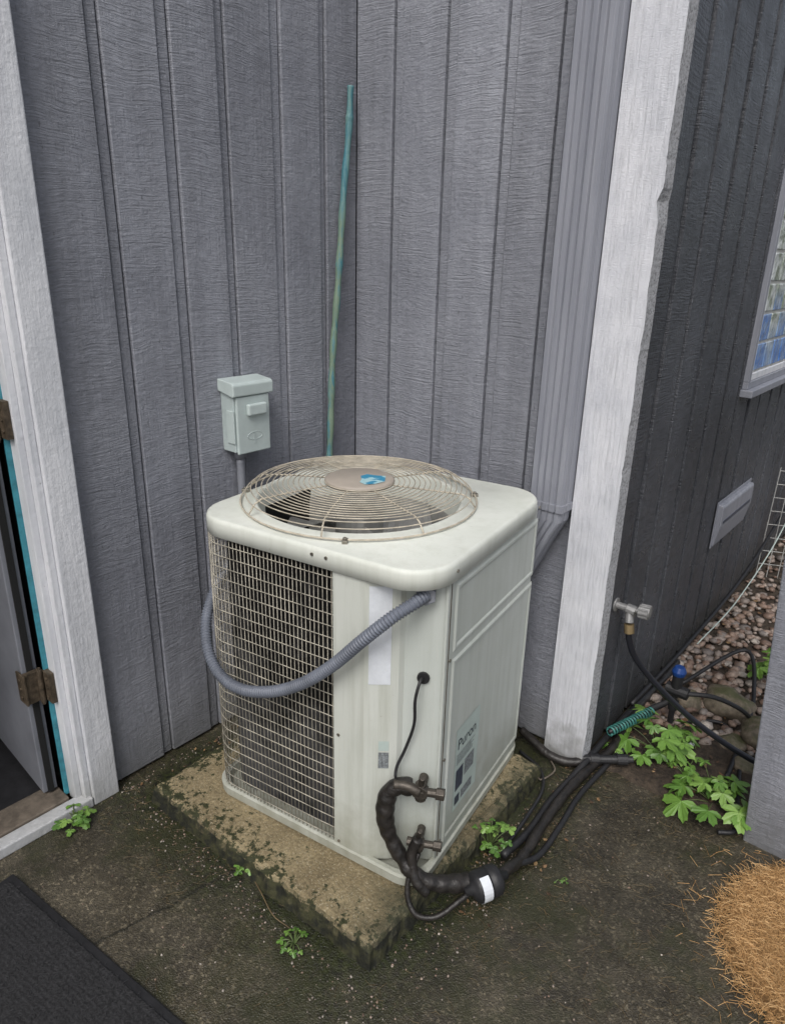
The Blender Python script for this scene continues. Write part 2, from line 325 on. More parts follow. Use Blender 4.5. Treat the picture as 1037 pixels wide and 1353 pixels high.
# ---------------------------------------------------------------- pad
N=60; c4=[(-1.705,.885),(-.815,.925),(-.835,1.80),(-1.735,1.80)]
def bil(u,w):
    a,b,c,d=[Vector(q) for q in c4]; return a*(1-u)*(1-w)+b*u*(1-w)+c*u*w+d*(1-u)*w
def rim(k,inset=0,z=0):
    out=[]
    for s in range(4):
        for i in range(N):
            t=i/N; uw=[(t,0),(1,t),(1-t,1),(0,1-t)][s]; p=bil(*uw); c=Vector((-1.27,1.35)); dirn=(p-c).normalized()
            p=p-dirn*(inset+ .010*noise.noise(Vector((p.x*14,p.y*14,k)))+.009*noise.noise(Vector((p.x*55,p.y*55,k))))
            out.append((p.x,p.y,z+.005*noise.noise(Vector((p.x*30,p.y*30,3)))))
    return out
g=Geo(); g.loft([rim(0,-.014,-.01),rim(.5,-.006,.03),rim(.2,.0,.048),rim(.1,.008,.057),rim(0,.022,.0605)],False,True); g.obj('concrete_pad',PAD,smooth=False)
# ---------------------------------------------------------------- AC unit
ac=empty('air_conditioner_condenser',(-1.229,1.416,0),math.radians(9))
X0,X1,Y0,Y1=-.382,.352,-.352,.366; ZB=.062; ZC=.945; ZT=.993
def arc(cx,cy,r,a0,a1,n):
    return [(cx+r*math.cos(math.radians(a0+(a1-a0)*i/n)),cy+r*math.sin(math.radians(a0+(a1-a0)*i/n))) for i in range(n+1)]
def rrect(x0,x1,y0,y1,r,n=10,ri=None):
    return arc(x1-r,y0+r,r,-90,0,n)+arc(x1-r,y1-r,r,0,90,n)+arc(x0+r,y1-r,r,90,180,n)+arc(x0+r,y0+r,r,180,270,n)
g=Geo(); g.loft([[(x,y,z) for x,y in rrect(X0-o,X1+o,Y0-o,Y1+o,.075)] for o,z in ((-.01,ZB),(.004,ZB+.006),(.006,ZB+.034),(.0,ZB+.038),(-.012,ZB+.038),(-.015,ZB+.012))],True,True)
g.obj('base_pan',ACP,ac,smooth=False)
def extr(name,pl,z0,z1,mat,th=.004,smooth=False):
    g=Geo(); n=len(pl); P=[Vector(p) for p in pl]; I=[]
    for i in range(n):
        a=P[max(i-1,0)]; b=P[min(i+1,n-1)]; t=(b-a).normalized(); I.append(P[i]+Vector((-t.y,t.x))*th)
    lo=[(p.x,p.y) for p in P]+[(p.x,p.y) for p in reversed(I)]
    g.loft([[(x,y,z0) for x,y in lo],[(x,y,z1) for x,y in lo]],True,True); return g.obj(name,mat,ac,smooth=smooth,bevel=.0008)
zb=ZB+.030
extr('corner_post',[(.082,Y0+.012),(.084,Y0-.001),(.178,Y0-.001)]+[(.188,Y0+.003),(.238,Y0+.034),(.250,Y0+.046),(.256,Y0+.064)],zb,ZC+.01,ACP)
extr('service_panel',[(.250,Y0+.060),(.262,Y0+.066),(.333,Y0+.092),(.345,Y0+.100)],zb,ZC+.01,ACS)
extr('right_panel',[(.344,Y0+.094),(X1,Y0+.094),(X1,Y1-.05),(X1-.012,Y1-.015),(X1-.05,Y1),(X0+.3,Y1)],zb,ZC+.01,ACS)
def emb(name,y0,y1,z0,z1,mat=ACS,t=.004):
    g=Geo(); x=X1+.0002
    a=[(x,y0,z0),(x,y1,z0),(x,y1,z1),(x,y0,z1)]; i1=.007
    b=[(x+t,y0+i1,z0+i1),(x+t,y1-i1,z0+i1),(x+t,y1-i1,z1-i1),(x+t,y0+i1,z1-i1)]
    i2=.014; c=[(x+t,y0+i2,z0+i2),(x+t,y1-i2,z0+i2),(x+t,y1-i2,z1-i2),(x+t,y0+i2,z1-i2)]
    i3=.02; d=[(x+.0005,y0+i3,z0+i3),(x+.0005,y1-i3,z0+i3),(x+.0005,y1-i3,z1-i3),(x+.0005,y0+i3,z1-i3)]
    g.loft([a,b,c,d]); return g.obj(name,mat,ac)
emb('upper_emboss',-.222,.325,.735,.925); emb('lower_emboss',-.222,.325,.125,.715)
box('panel_seam',X1+.0001,X1+.0012,-.246,-.243,zb+.01,ZC,RUST,ac,0)
path=[(.083,Y0+.004)]+[(x,Y0+.002) for x in (.0,-.1,-.2)]+list(reversed(arc(X0+.082,Y0+.082,.08,180,270,12)))+[(X0+.002,y) for y in (-.1,.1,.25,Y1-.04)]
P=[Vector(p) for p in path]; cum=[0]
for i in range(1,len(P)): cum.append(cum[-1]+(P[i]-P[i-1]).length)
def at(s):
    for i in range(1,len(P)):
        if s<=cum[i]: return P[i-1].lerp(P[i],(s-cum[i-1])/max(1e-9,cum[i]-cum[i-1]))
    return P[-1]
g=Geo(); s=.006
while s<cum[-1]:
    q=at(s); j=random.uniform(-.0012,.0012); g.tube([(q.x,q.y,zb),(q.x+j,q.y,.5),(q.x,q.y,ZC)],.00115,5); s+=.0134
z=zb+.022
while z<ZC:
    g.tube([(p.x,p.y-.0022 if i<6 else p.y,z) for i,p in enumerate(P)],.0014,5); z+=.0335
g.obj('coil_guard_grille',WIRE,ac,smooth=True)
ins=[(.083,Y0+.045)]+[(-.2,Y0+.045)]+list(reversed(arc(X0+.105,Y0+.105,.065,180,270,8)))+[(X0+.042,Y1-.04)]
g=Geo(); g.v=[Vector((x,y,z)) for x,y in ins for z in (zb,ZC)]; g.f=[(2*i,2*i+1,2*i+3,2*i+2) for i in range(len(ins)-1)]; g.obj('condenser_coil',COIL,ac)
box('grille_top_rail',X0+.07,.083,Y0+.004,Y0+.012,ZC-.006,ZC+.01,ACP,ac,.001)
FR=.338; FX=X0-.012+FR-.02; FY=.000
def rr_at(ang,x0,x1,y0,y1,r,cx,cy):
    d=Vector((math.cos(ang),math.sin(ang))); lo,hi=0,2
    def inside(p):
        qx=max(x0+r-p.x,p.x-(x1-r),0); qy=max(y0+r-p.y,p.y-(y1-r),0); return (qx*qx+qy*qy)<=r*r and x0<=p.x<=x1 and y0<=p.y<=y1
    for _ in range(40):
        mm=(lo+hi)/2
        if inside(Vector((cx,cy))+d*mm): lo=mm
        else: hi=mm
    return Vector((cx,cy))+d*lo
K=192
def cloop(o,z,r=.105): 
    L=[]
    for i in range(K):
        p=rr_at(2*math.pi*i/K,X0-o,X1+o,Y0-o,Y1+o,r+o,FX,FY); L.append((p.x,p.y,z))
    return L
def circ(r,z,n=K,cx=None,cy=None):
    cx=FX if cx is None else cx; cy=FY if cy is None else cy
    return [(cx+r*math.cos(2*math.pi*i/n),cy+r*math.sin(2*math.pi*i/n),z) for i in range(n)]
HR=FR-.034
g=Geo(); g.loft([cloop(.004,ZC-.004),cloop(.010,ZC-.002),cloop(.010,ZT-.012),cloop(.008,ZT-.005),cloop(.004,ZT-.001),cloop(.000,ZT),circ(HR,ZT+.001),circ(HR-.006,ZT+.008),circ(HR-.010,ZT+.008),circ(HR-.016,ZT),circ(HR-.018,ZT-.10)])
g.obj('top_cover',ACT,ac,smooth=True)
g=Geo(); g.loft([circ(HR-.019,ZT-.08,64),circ(HR-.03,ZT-.55,64)],False,False); g.obj('fan_shroud_interior',SHROUD,ac,smooth=True)
g=Geo(); g.v=[Vector(p) for p in circ(HR-.031,ZT-.54,48)]; g.f=[tuple(range(48))]; g.obj('shroud_floor',BLACK,ac)
g=Geo()
for b in range(4):
    a0=math.radians(90*b+20); L1=[];L2=[]
    for i in range(7):
        t=i/6; r=.06+t*.215; w=math.radians(26+12*t)
        for L,s in ((L1,-1),(L2,1)):
            a=a0+s*w+t*.25; L.append((FX+r*math.cos(a),FY+r*math.sin(a),ZT-.09+s*.028))
    n=len(g.v); g.v+=[Vector(p) for p in L1+L2]; g.f+=[(n+i,n+i+1,n+7+i+1,n+7+i) for i in range(6)]
g.cyl((FX,FY,ZT-.16),(0,0,1),.07,.12,24); g.obj('fan_blades',BLADE,ac,smooth=False)
def gz(r):
    t=r/FR
    return ZT+.056 - .012*t**2 - (.036*max(0,(t-.88)/.12)**2)
g=Geo(); rings=[.10+i*(FR-.10)/16 for i in range(17)]
for r in rings:
    g.tube([(x,y,gz(r)) for x,y,_ in circ(r,0,80)],.0017 if r<FR-.01 else .0027,5,closed=True)
for k in range(8):
    a=math.radians(k*45+12)
    pts=[(FX+r*math.cos(a+.10*(r/FR)),FY+r*math.sin(a+.10*(r/FR)),gz(r)-.003) for r in [.06+i*(FR-.06)/14 for i in range(15)]]
    g.tube(pts,.0024,5)
g.obj('fan_guard',GUARD,ac,smooth=True)
for a in (-62,38,128,205):
    a=math.radians(a); g=Geo(); M4=Matrix.Translation((FX+math.cos(a)*(FR+.002),FY+math.sin(a)*(FR+.002),0))@Matrix.Rotation(a,4,'Z')
    g.box(-.012,.010,-.007,.007,ZT+.0005,ZT+.010,M4); g.cyl(M4@Vector((0,0,ZT+.01)),(0,0,1),.005,.005,8); g.obj('guard_clip',SCREW,ac,bevel=.001)
g=Geo(); g.loft([circ(.1005,gz(.1)-.004,48),circ(.100,gz(.1)+.006,48),circ(.093,gz(.1)+.010,48),circ(.02,gz(.1)+.012,48)],True,True); g.obj('hub_cap',CAP,ac,smooth=True)
g=Geo(); sx=[(.075,-.035),(.085,.0),(.06,.045),(.035,.035),(.005,.03),(-.0,.005),(.02,-.02),(.03,-.045),(.055,-.055)]
g.v=[Vector((FX+x,FY+y,gz(.1)+.0123)) for x,y in sx]; g.f=[tuple(range(len(g.v)))]; g.obj('hub_sticker',STK,ac)
g=Geo()
for x,z in ((.03,ZT-.02),(.072,ZT-.02),(.10,.47),(.10,ZB+.05)): g.cyl((x,Y0-.001 if z<.9 else Y0-.010,z),(0,-1,0),.0045,.003,8)
for y,z in ((-.24,ZT-.025),(.30,ZT-.025),(-.235,.42),(-.235,.15),(-.235,.72)): g.cyl((X1+.0 if z<.9 else X1+.01,y,z),(1,0,0),.0045,.003,8)
g.obj('screws',SCREW,ac,smooth=False)
def quad(name,o,ux,uz,w,h,mat,parent,off=(0,0,0)):
    o=Vector(o)+Vector(off); ux=Vector(ux).normalized(); uz=Vector(uz); return mesh(name,[o,o+ux*w,o+ux*w+uz*h,o+uz*h],[(0,1,2,3)],mat,parent)
a=Vector((.188,Y0+.003,0)); b=Vector((.238,Y0+.034,0)); d=(b-a).normalized(); nrm=Vector((d.y,-d.x,0))
quad('blank_sticker',a+nrm*.0012+d*.0+Vector((0,0,.655)),d,(0,0,1),.055,.27,LABW,ac)
quad('rating_label',a+nrm*.0012+d*.028+Vector((0,0,.40)),d,(0,0,1),.027,.05,INKG,ac)
quad('rating_label',a+nrm*.0012+d*.028+Vector((0,0,.455)),d,(0,0,1),.027,.03,LABG,ac)
xl=X1+.0015
quad('brand_label',(xl,-.165,.19),(0,1,0),(0,0,1),.15,.275,LABG,ac)
quad('brand_label_dark',(xl+.0006,-.155,.255),(0,1,0),(0,0,1),.045,.07,LABD,ac); quad('brand_label_dark',(xl+.0006,-.10,.275),(0,1,0),(0,0,1),.06,.055,INKG,ac)
quad('brand_label_dark',(xl+.0006,-.155,.205),(0,1,0),(0,0,1),.03,.03,LABD,ac); quad('brand_label_dark',(xl+.0006,-.115,.205),(0,1,0),(0,0,1),.07,.03,INKG,ac)
g=Geo()
for i in range(6): g.add([(xl+.0006,-.155,.345+i*.006),(xl+.0006,-.155+.10+.02*math.sin(i*3),.345+i*.006),(xl+.0006,-.155+.10+.02*math.sin(i*3),.3475+i*.006),(xl+.0006,-.155,.3475+i*.006)],[(0,1,2,3)])
g.obj('label_lines',INKG,ac)
tx=D.curves.new('label_text','FONT'); tx.body='Puron'; tx.size=.048; tx.materials.append(INK); to=D.objects.new('label_text',tx); link(to,ac); to.location=(xl+.001,-.155,.395); to.rotation_euler=(math.pi/2,0,math.pi/2)
g=Geo(); g.cyl((.302,Y0+.079,.675),(.35,-1,0),.016,.006,20); g.obj('grommet',RUB,ac)
tube('control_cable',[(.302,Y0+.079,.675),(.305,Y0+.055,.675),(.302,Y0+.04,.63),(.296,Y0+.05,.55),(.276,Y0+.045,.47),(.262,Y0+.03,.42),(.265,Y0+.02,.39),(.275,Y0+.03,.36)],.0042,RUB,ac,8)
g=Geo(); g.cyl((.300,Y0+.085,.915),(.35,-1,0),.021,.035,18); g.cyl((.310,Y0+.06,.915),(.35,-1,0),.026,.012,6); g.obj('whip_connector',CONDW,ac,bevel=.002)
wp=[(.312,Y0+.055,.915),(.300,-.335,.905),(.262,-.375,.872),(.20,-.40,.805),(.12,-.405,.715),(.02,-.405,.625),(-.09,-.405,.56),(-.20,-.405,.530),(-.29,-.395,.55),(-.355,-.365,.61),(-.395,-.305,.69),(-.41,-.20,.77),(-.42,-.06,.81),(-.48,.06,.84)]
def corr(L): return .0150+.0016*math.sin(L*2*math.pi/.0085)
g=Geo(); pts=cr(wp,80); g.tube(pts,corr,12); g.obj('power_whip_conduit',COND,ac,smooth=True)
def valve(z,yo,s=1):
    g=Geo(); b=Vector((.315,Y0+.082,z)); n=Vector((.35,-1,0)).normalized(); t=Vector((1,.35,0)).normalized()
    g.cyl(b,n,.011*s,.05,12); g.cyl(b+n*.045,n,.019*s,.022,6); g.cyl(b+n*.05+Vector((0,0,-.03)),(0,0,1),.013*s,.05,12); g.cyl(b+n*.055,t,.010*s,.045,10); g.cyl(b+n*.055+t*.04,t,.014*s,.022,6)
    g.cyl(b+n*.055-t*.03,t,.012*s,.04,10); g.cyl(b+n*.055+Vector((0,0,.02)),(.3,-.3,1),.007*s,.035,8)
    return g.obj('service_valve',BRASS,ac,bevel=.0015)
valve(.375,0,1.15); valve(.205,0,1.0)
sl=[(.31,-.325,.378),(.282,-.34,.380),(.258,-.352,.355),(.252,-.36,.30),(.262,-.36,.24),(.292,-.355,.18),(.335,-.35,.13),(.385,-.325,.10),(.44,-.275,.085),(.49,-.215,.08)]
def lump(L): return .0215+.0016*math.sin(L*61+math.sin(L*23)*2)+.0010*math.sin(L*173)+.002*math.sin(L*17)
g=Geo(); g.tube(cr(sl,18),lump,14); g.obj('suction_line_insulated',INS,ac,smooth=True)
tube('suction_line_bare',[(.335,-.33,.378),(.305,-.34,.39),(.272,-.352,.388)],.013,BRASS,ac)
tube('liquid_line',[(.34,-.33,.18),(.335,-.35,.15),(.333,-.37,.11),(.345,-.385,.070),(.375,-.39,.042),(.42,-.365,.042),(.455,-.315,.065),(.478,-.27,.08)],.0075,INS,ac)
tube('wrapped_line',[(.338,-.335,.23),(.328,-.345,.19),(.335,-.352,.15),(.355,-.36,.115),(.38,-.35,.085)],.014,INS,ac)
fd=Geo(); cc=Vector((.480,-.268,.085)); dd=Vector((.55,.8,.05)).normalized(); 
def ringc(c,d,r,n=24):
    N_=(Vector((0,0,1))-d*d.z).normalized(); B=d.cross(N_); return [c+(N_*math.cos(2*math.pi*k/n)+B*math.sin(2*math.pi*k/n))*r for k in range(n)]
fd.loft([ringc(cc+dd*l,dd,r) for l,r in ((-.03,.010),(-.012,.016),(-.005,.034),(.004,.041),(.035,.042),(.037,.039),(.041,.039),(.043,.042),(.065,.041),(.073,.034),(.08,.014),(.10,.01))],True,True)
fd.obj('filter_drier',RUB,ac,smooth=True)
g=Geo(); g.loft([[cc+dd*l+p-cc for p in ringc(cc,dd,.0428)[1:11]] for l in (.006,.033)]); g.f=[q for q in g.f if not (9 in q and 0 in q)]; g.obj('drier_label',LABW,ac)
# ---------------------------------------------------------------- line set
ls=empty('refrigerant_line_set')
tube('insulated_line',[(-.715,1.26,.075),(-.69,1.35,.065),(-.695,1.46,.03),(-.712,1.60,.03),(-.722,1.75,.03),(-.722,1.86,.028),(-.712,1.98,.03),(-.70,2.10,.04),(-.725,2.35,.04),(-.73,2.8,.04)],lambda L:.0155+.0012*math.sin(L*70+math.sin(L*31)),INS,ls,10,12)
tube('liquid_pipe',[(-.69,1.39,.05),(-.668,1.50,.015),(-.675,1.65,.015),(-.69,1.80,.015),(-.685,1.95,.02),(-.675,2.06,.03),(-.65,2.15,.04)],.009,RUB,ls)
tube('pipe_b',[(-.73,1.40,.05),(-.735,1.56,.018),(-.748,1.72,.018),(-.745,1.86,.02),(-.735,1.98,.045),(-.735,2.3,.05),(-.72,2.7,.04)],.0115,RUB,ls)
tube('pipe_c',[(-.98,1.925,.055),(-.91,1.905,.045),(-.85,1.895,.035),(-.79,1.91,.03),(-.74,1.95,.035)],.015,INS,ls)
tube('pipe_d',[(-.755,1.45,.02),(-.765,1.60,.03),(-.79,1.74,.025),(-.85,1.83,.015),(-.95,1.87,.012)],.006,RUB,ls)
g=Geo(); q0=Vector((-.755,1.945,.04)); dq=Vector((.17,.13,.01)).normalized()
g.cyl(q0,dq,.015,.16,12); g.cyl(q0+dq*.03,dq,.019,.03,14); g.cyl(q0+dq*.12,dq,.019,.035,14); g.cyl(q0+dq*.155,dq,.012,.02,12)
g.obj('pipe_coupling',RUB,ls,bevel=.001)
tube('yellow_wire',[(-.86,1.83,.012),(-.82,1.78,.02),(-.80,1.84,.03),(-.84,1.89,.02)],.003,WOOD,ls)
# ---------------------------------------------------------------- disconnect box
eb=empty('electrical_disconnect_box')
bx=XL+.001; yb0,yb1,zb0,zb1=1.337,1.490,1.045,1.272
box('box_body',bx,bx+.065,yb0+.006,yb1-.006,zb0,zb1-.02,BOXD,eb,.003)
g=Geo(); prof=[(0,zb1-.03),(.074,zb1-.045),(.081,zb1-.042),(.081,zb1-.008),(.074,zb1),(0,zb1+.008)]
g.loft([[(bx+a,yy,z) for a,z in prof] for yy in (yb0-.004,yb1+.004)],True,True); g.obj('box_hood',BOXM,eb,bevel=.003)
box('box_cover',bx+.0655,bx+.076,yb0+.010,yb1-.010,zb0-.006,zb1-.046,BOXM,eb,.004)
box('box_handle_recess',bx+.0765,bx+.093,yb0+.045,yb1-.032,zb1-.108,zb1-.070,BOXM,eb,.006,seg=3)
box('box_side_notch',bx+.03,bx+.068,yb0+.002,yb0+.0058,zb0+.03,zb1-.09,BOXM,eb,.001)
g=Geo(); g.tube([(bx+.0764,yb0+.078+.03*math.cos(i*math.pi/8),zb0+.05+.013*math.sin(i*math.pi/8)) for i in range(16)],.0012,4,closed=True); g.box(bx+.0762,bx+.0772,yb0+.073,yb0+.083,zb0+.025,zb0+.06); g.obj('box_logo',BOXD,eb)
g=Geo(); g.cyl((bx+.03,yb0+.05,zb0-.03),(0,0,1),.02,.03,14); g.tube(cr([(bx+.03,yb0+.05,zb0-.03),(bx+.03,yb0+.05,.88),(bx+.045,yb0+.04,.84),(bx+.09,1.38,.83)],8),.014,12); g.obj('box_conduit',CONDW,eb,smooth=True)
tube('garden_stake',[(-1.815,1.73,0),(-1.825,1.76,.45),(-1.828,1.80,.95),(-1.834,1.825,1.3),(-1.83,1.85,1.55),(-1.836,1.885,1.85),(-1.84,1.915,2.05),(-1.838,1.922,2.185)],lambda L:.0135-.0015*L*.6+.0014*math.sin(L*43)+(.0015 if (L*4.3)%1<.05 else 0),STAKE,None,10,24)
# ---------------------------------------------------------------- downspout
ds=empty('downspout')
def dprof(cx,cy,w=.112,d=.070):
    n=5; hx,hy=w/2,d/2
    pts=[]
    for i in range(n):
        a=-hx+w*i/n; b=a+w/n
        pts+=[(a+.003,-hy),(b-.005,-hy),(b-.001,-hy+.007)]
    pts+=[(hx,-hy+.008),(hx,-.006),(hx-.005,0),(hx,.006),(hx,hy),(-hx,hy),(-hx,.006),(-hx+.005,0),(-hx,-.006),(-hx,-hy+.004)]
    return [(cx+a,cy+b) for a,b in pts]
cx,cy=-.951,1.902
g=Geo(); g.loft([[(x,y,z) for x,y in dprof(cx,cy)] for z in (.93,HT)],True,True); g.obj('downspout_pipe',DSM,ds,bevel=.0008)
g=Geo(); g.loft([[(x,y,z) for x,y in dprof(cx,cy,.118,.076)] for z in (.925,.95)],True,True); g.obj('downspout_band',DSM,ds,bevel=.001)
g=Geo(); loops=[]
for (ox,z,tx_) in ((0,.935,0),(-.004,.89,0),(-.03,.83,.012),(-.085,.70,.02),(-.20,.46,.02),(-.24,.38,.01),(-.25,.30,0),(-.25,.06,0)):
    loops.append([(x+ox,y+.0,z+(x-cx)*tx_*14) for x,y in dprof(cx,cy,.108,.066)])
g.loft(loops,True,True); g.obj('downspout_elbow',DSM,ds,bevel=.0008)
# ---------------------------------------------------------------- hose bib and hose
hb=empty('hose_bib'); g=Geo(); bz=.59; b0=Vector((XR,2.065,bz))
g.cyl(b0,(1,0,0),.024,.006,20); g.cyl(b0,(1,-.0,0),.012,.05,12); g.cyl(b0+Vector((.040,0,0)),(1,0,-.1),.018,.03,10); g.cyl(b0+Vector((.050,0,.0)),(.2,-.3,-1),.014,.045,12)
g.cyl(b0+Vector((.055,0,.0)),(1,.1,.1),.010,.05,10); g.obj('bib_body',STEEL,hb,bevel=.0015)
g=Geo(); c=b0+Vector((.105,.0,.006)); g.cyl(c-Vector((.025,0,0)),(1,.1,.05),.021,.035,10); 
for k in range(10):
    a=k*math.pi/5; g.cyl(c+Vector((-.022,.020*math.cos(a),.020*math.sin(a))),(1,.1,.05),.005,.030,6)
g.obj('bib_handle',STEEL,hb,smooth=False)
g=Geo(); g.cyl(b0+Vector((.060,-.016,-.045)),(.2,-.1,-1),.016,.03,12); g.obj('brass_coupling',simple('brass_bright',(.32,.24,.13),.4,.7),hb)
tube('garden_hose',[(-.697,2.048,.53),(-.692,2.05,.49),(-.668,2.07,.42),(-.60,2.12,.32),(-.50,2.18,.215),(-.38,2.23,.135),(-.27,2.27,.085),(-.15,2.30,.06),(.05,2.36,.02),(.4,2.4,.012)],.0105,simple('hose_black',(.012,.013,.018),.3),None,10,10)
ir=empty('irrigation_valve'); g=Geo(); bp=Vector((-.600,2.36,0)); g.cyl(bp,(0,0,1),.011,.20,10); g.cyl(bp+Vector((0,0,.10)),(0,0,1),.018,.035,12); g.cyl(bp+Vector((-.035,0,.18)),(1,0,0),.022,.08,12); g.cyl(bp+Vector((0,0,.195)),(0,0,1),.020,.05,12)
g.tube(cr([bp+Vector((.03,0,.18)),bp+Vector((.12,.05,.18)),bp+Vector((.2,.12,.13)),bp+Vector((.24,.2,.05))],8),.009,8); g.tube(cr([bp+Vector((-.02,0,.12)),bp+Vector((-.06,-.06,.10)),bp+Vector((-.08,-.14,.09))],8),.011,8); g.obj('valve_riser',RUB,ir,bevel=.001)
g=Geo(); g.cyl(bp+Vector((0,0,.2455)),(0,0,1),.022,.016,16,.026); g.cyl(bp+Vector((0,0,.2617)),(0,0,1),.026,.018,16,.017); g.obj('blue_cap',simple('blue_plastic',(.012,.05,.21),.35),ir,bevel=.002)
g=Geo(); A=Vector((-.725,2.09,.085)); B=Vector((-.655,2.30,.095)); dA=(B-A).normalized(); Nn=dA.cross(Vector((0,0,1))).normalized(); Bb=dA.cross(Nn)
g.tube([A+(B-A)*(i/220)+(Nn*math.cos(i*.46)+Bb*math.sin(i*.46))*.014 for i in range(221)],.004,5); g.obj('coiled_hose_teal',simple('teal_hose',(.05,.19,.17),.4,var=.6,scale=30),ir,smooth=True)
tube('coil_core',[A,B,B+dA*.08],.008,RUB,ir,8,2)
tube('drip_line',[(-.60,2.40,.02),(-.45,2.5,.03),(-.35,2.35,.02),(-.30,2.15,.02),(-.26,2.0,.015),(-.30,1.95,.012)],.007,RUB,ir)
tube('drip_line_b',[(-.66,2.6,.05),(-.5,2.9,.15),(-.40,2.7,.07),(-.37,2.45,.03),(-.35,2.2,.03)],.008,RUB,ir)
# ---------------------------------------------------------------- garden bed
m=M('soil',.85); n=m.noise(30,6,.7); m.col(m.mix(m.ramp(n,[(.35,0.),(.7,1.)]),(.018,.013,.009),(.085,.062,.042))); m.bump(n,.8,.02); SOIL=m.m
v=[];f=[];nx,ny=26,90; 
for j in range(ny+1):
    y=2.0+(j/ny)**1.5*7
    for i in range(nx+1):
        x=-.765+i/nx*(.62 if y<2.2 else .62+(y-2.2)*.55)
        z=.006+.02*max(0,noise.noise(Vector((x*7,y*7,0))))+.01*noise.noise(Vector((x*30,y*30,2)))*(1 if 0<i<nx and j>0 else 0)+.01
        if j==0 or i==nx: z=-.002
        yy=y+(.02*noise.noise(Vector((x*18,0,0))) if j==0 else 0)
        v.append((x,yy,z))
for j in range(ny):
    for i in range(nx): a=j*(nx+1)+i; f.append((a,a+1,a+nx+2,a+nx+1))
mesh('garden_bed_soil',v,f,SOIL,smooth=True)
_ico={}
for sub in (1,2,3):
    bm=bmesh.new(); bmesh.ops.create_icosphere(bm,subdivisions=sub,radius=1); bm.verts.ensure_lookup_table()
    _ico[sub]=([w.co.copy() for w in bm.verts],[tuple(q.index for q in fc.verts) for fc in bm.faces]); bm.free()
def rock(g,c,r,seed,flat=.7,sub=1):
    V,Fc=_ico[sub]; sx,sy=random.uniform(.7,1.35),random.uniform(.7,1.3); R=Matrix.Rotation(random.random()*6.28,3,'Z')@Matrix.Rotation(random.uniform(-.3,.3),3,'X')
    vs=[]
    for co in V:
        p=co*(1+.34*noise.noise(co*1.3+Vector((seed,0,seed)))); p=R@Vector((p.x*sx,p.y*sy,p.z*flat)); vs.append(Vector(c)+p*r)
    g.add(vs,Fc)
m=M('gravel_stone',.6); isl=m.N('ShaderNodeNewGeometry').outputs['Random Per Island']
m.col(m.mix(.5,m.ramp(isl,[(0,(.13,.085,.065)),(.3,(.24,.165,.125)),(.6,(.32,.26,.22)),(.85,(.15,.13,.12)),(1,(.46,.41,.36))]),m.ramp(m.noise(90,4),[(.3,.5),(.7,1.4)]),'MULTIPLY')); GRAV=m.m
g=Geo()
for k in range(4000):
    y=2.35+abs(random.random())**1.3*4.0; x=-.74+random.random()*(.45+(y-2.2)*.55)
    if y<2.75 and random.random()<.65: continue
    rock(g,(x,y,.022+.012*random.random()),random.uniform(.008,.026),k*.37,.62,1)
g.obj('gravel',GRAV,smooth=True)
m=M('mossy_rock',.75); nz=m.sep(m.N('ShaderNodeNewGeometry').outputs['Normal'])[2]; n=m.noise(22,5,.65); c=m.mix(m.ramp(m.noise(40,5),[(.3,0.),(.7,1.)]),(.08,.068,.05),(.25,.205,.15)); c=m.mix(m.ramp(m.math('ADD',m.math('MULTIPLY',nz,.3),n),[(.66,0.),(.86,.75)]),c,(.07,.08,.025)); m.col(c); m.bump(n,.6,.01); MOSS=m.m
for (x,y,r,fl) in ((-.47,2.62,.080,.8),(-.60,2.56,.07,.6),(-.32,2.50,.085,.7),(-.40,2.42,.05,.6),(-.27,2.75,.07,.6),(-.32,2.33,.045,.6)):
    g=Geo(); rock(g,(x,y,r*fl*.6),r,random.random()*20,fl,3); g.obj('garden_rock',MOSS,smooth=True)
g=Geo(); rock(g,(-.50,2.27,.05),.022,3.3,.35,2); g.obj('white_stone',LABW,smooth=True)
tube('loose_cable',[(XR+.03,5.2,.95),(XR+.10,4.3,.66),(XR+.14,3.9,.40),(XR+.10,3.4,.15),(XR+.05,3.0,.05)],.003,LABG,None,6)
tube('loose_cable',[(XR+.03,5.4,.50),(XR+.05,4.4,.34),(XR+.05,3.6,.16),(XR+.04,2.8,.10),(XR+.03,2.3,.09)],.009,RUB,None,6)
g=Geo(); wf=simple('galvanised_wire',(.46,.46,.44),.45,.3,var=.3)
A=Vector((XR+.03,4.05,.02)); U=Vector((.93,.37,0)).normalized(); V=Vector((-.02,.20,1)).normalized()
for i in range(17): g.tube([A+U*(i*.055),A+U*(i*.055)+V*(.62+.02*math.sin(i*2))],.0022,5)
for j in range(9): g.tube([A+V*(j*.075),A+U*.44+V*(j*.075)+Vector((0,.02,0)),A+U*.88+V*(j*.075)],.0022,5)
g.obj('wire_fence',wf)
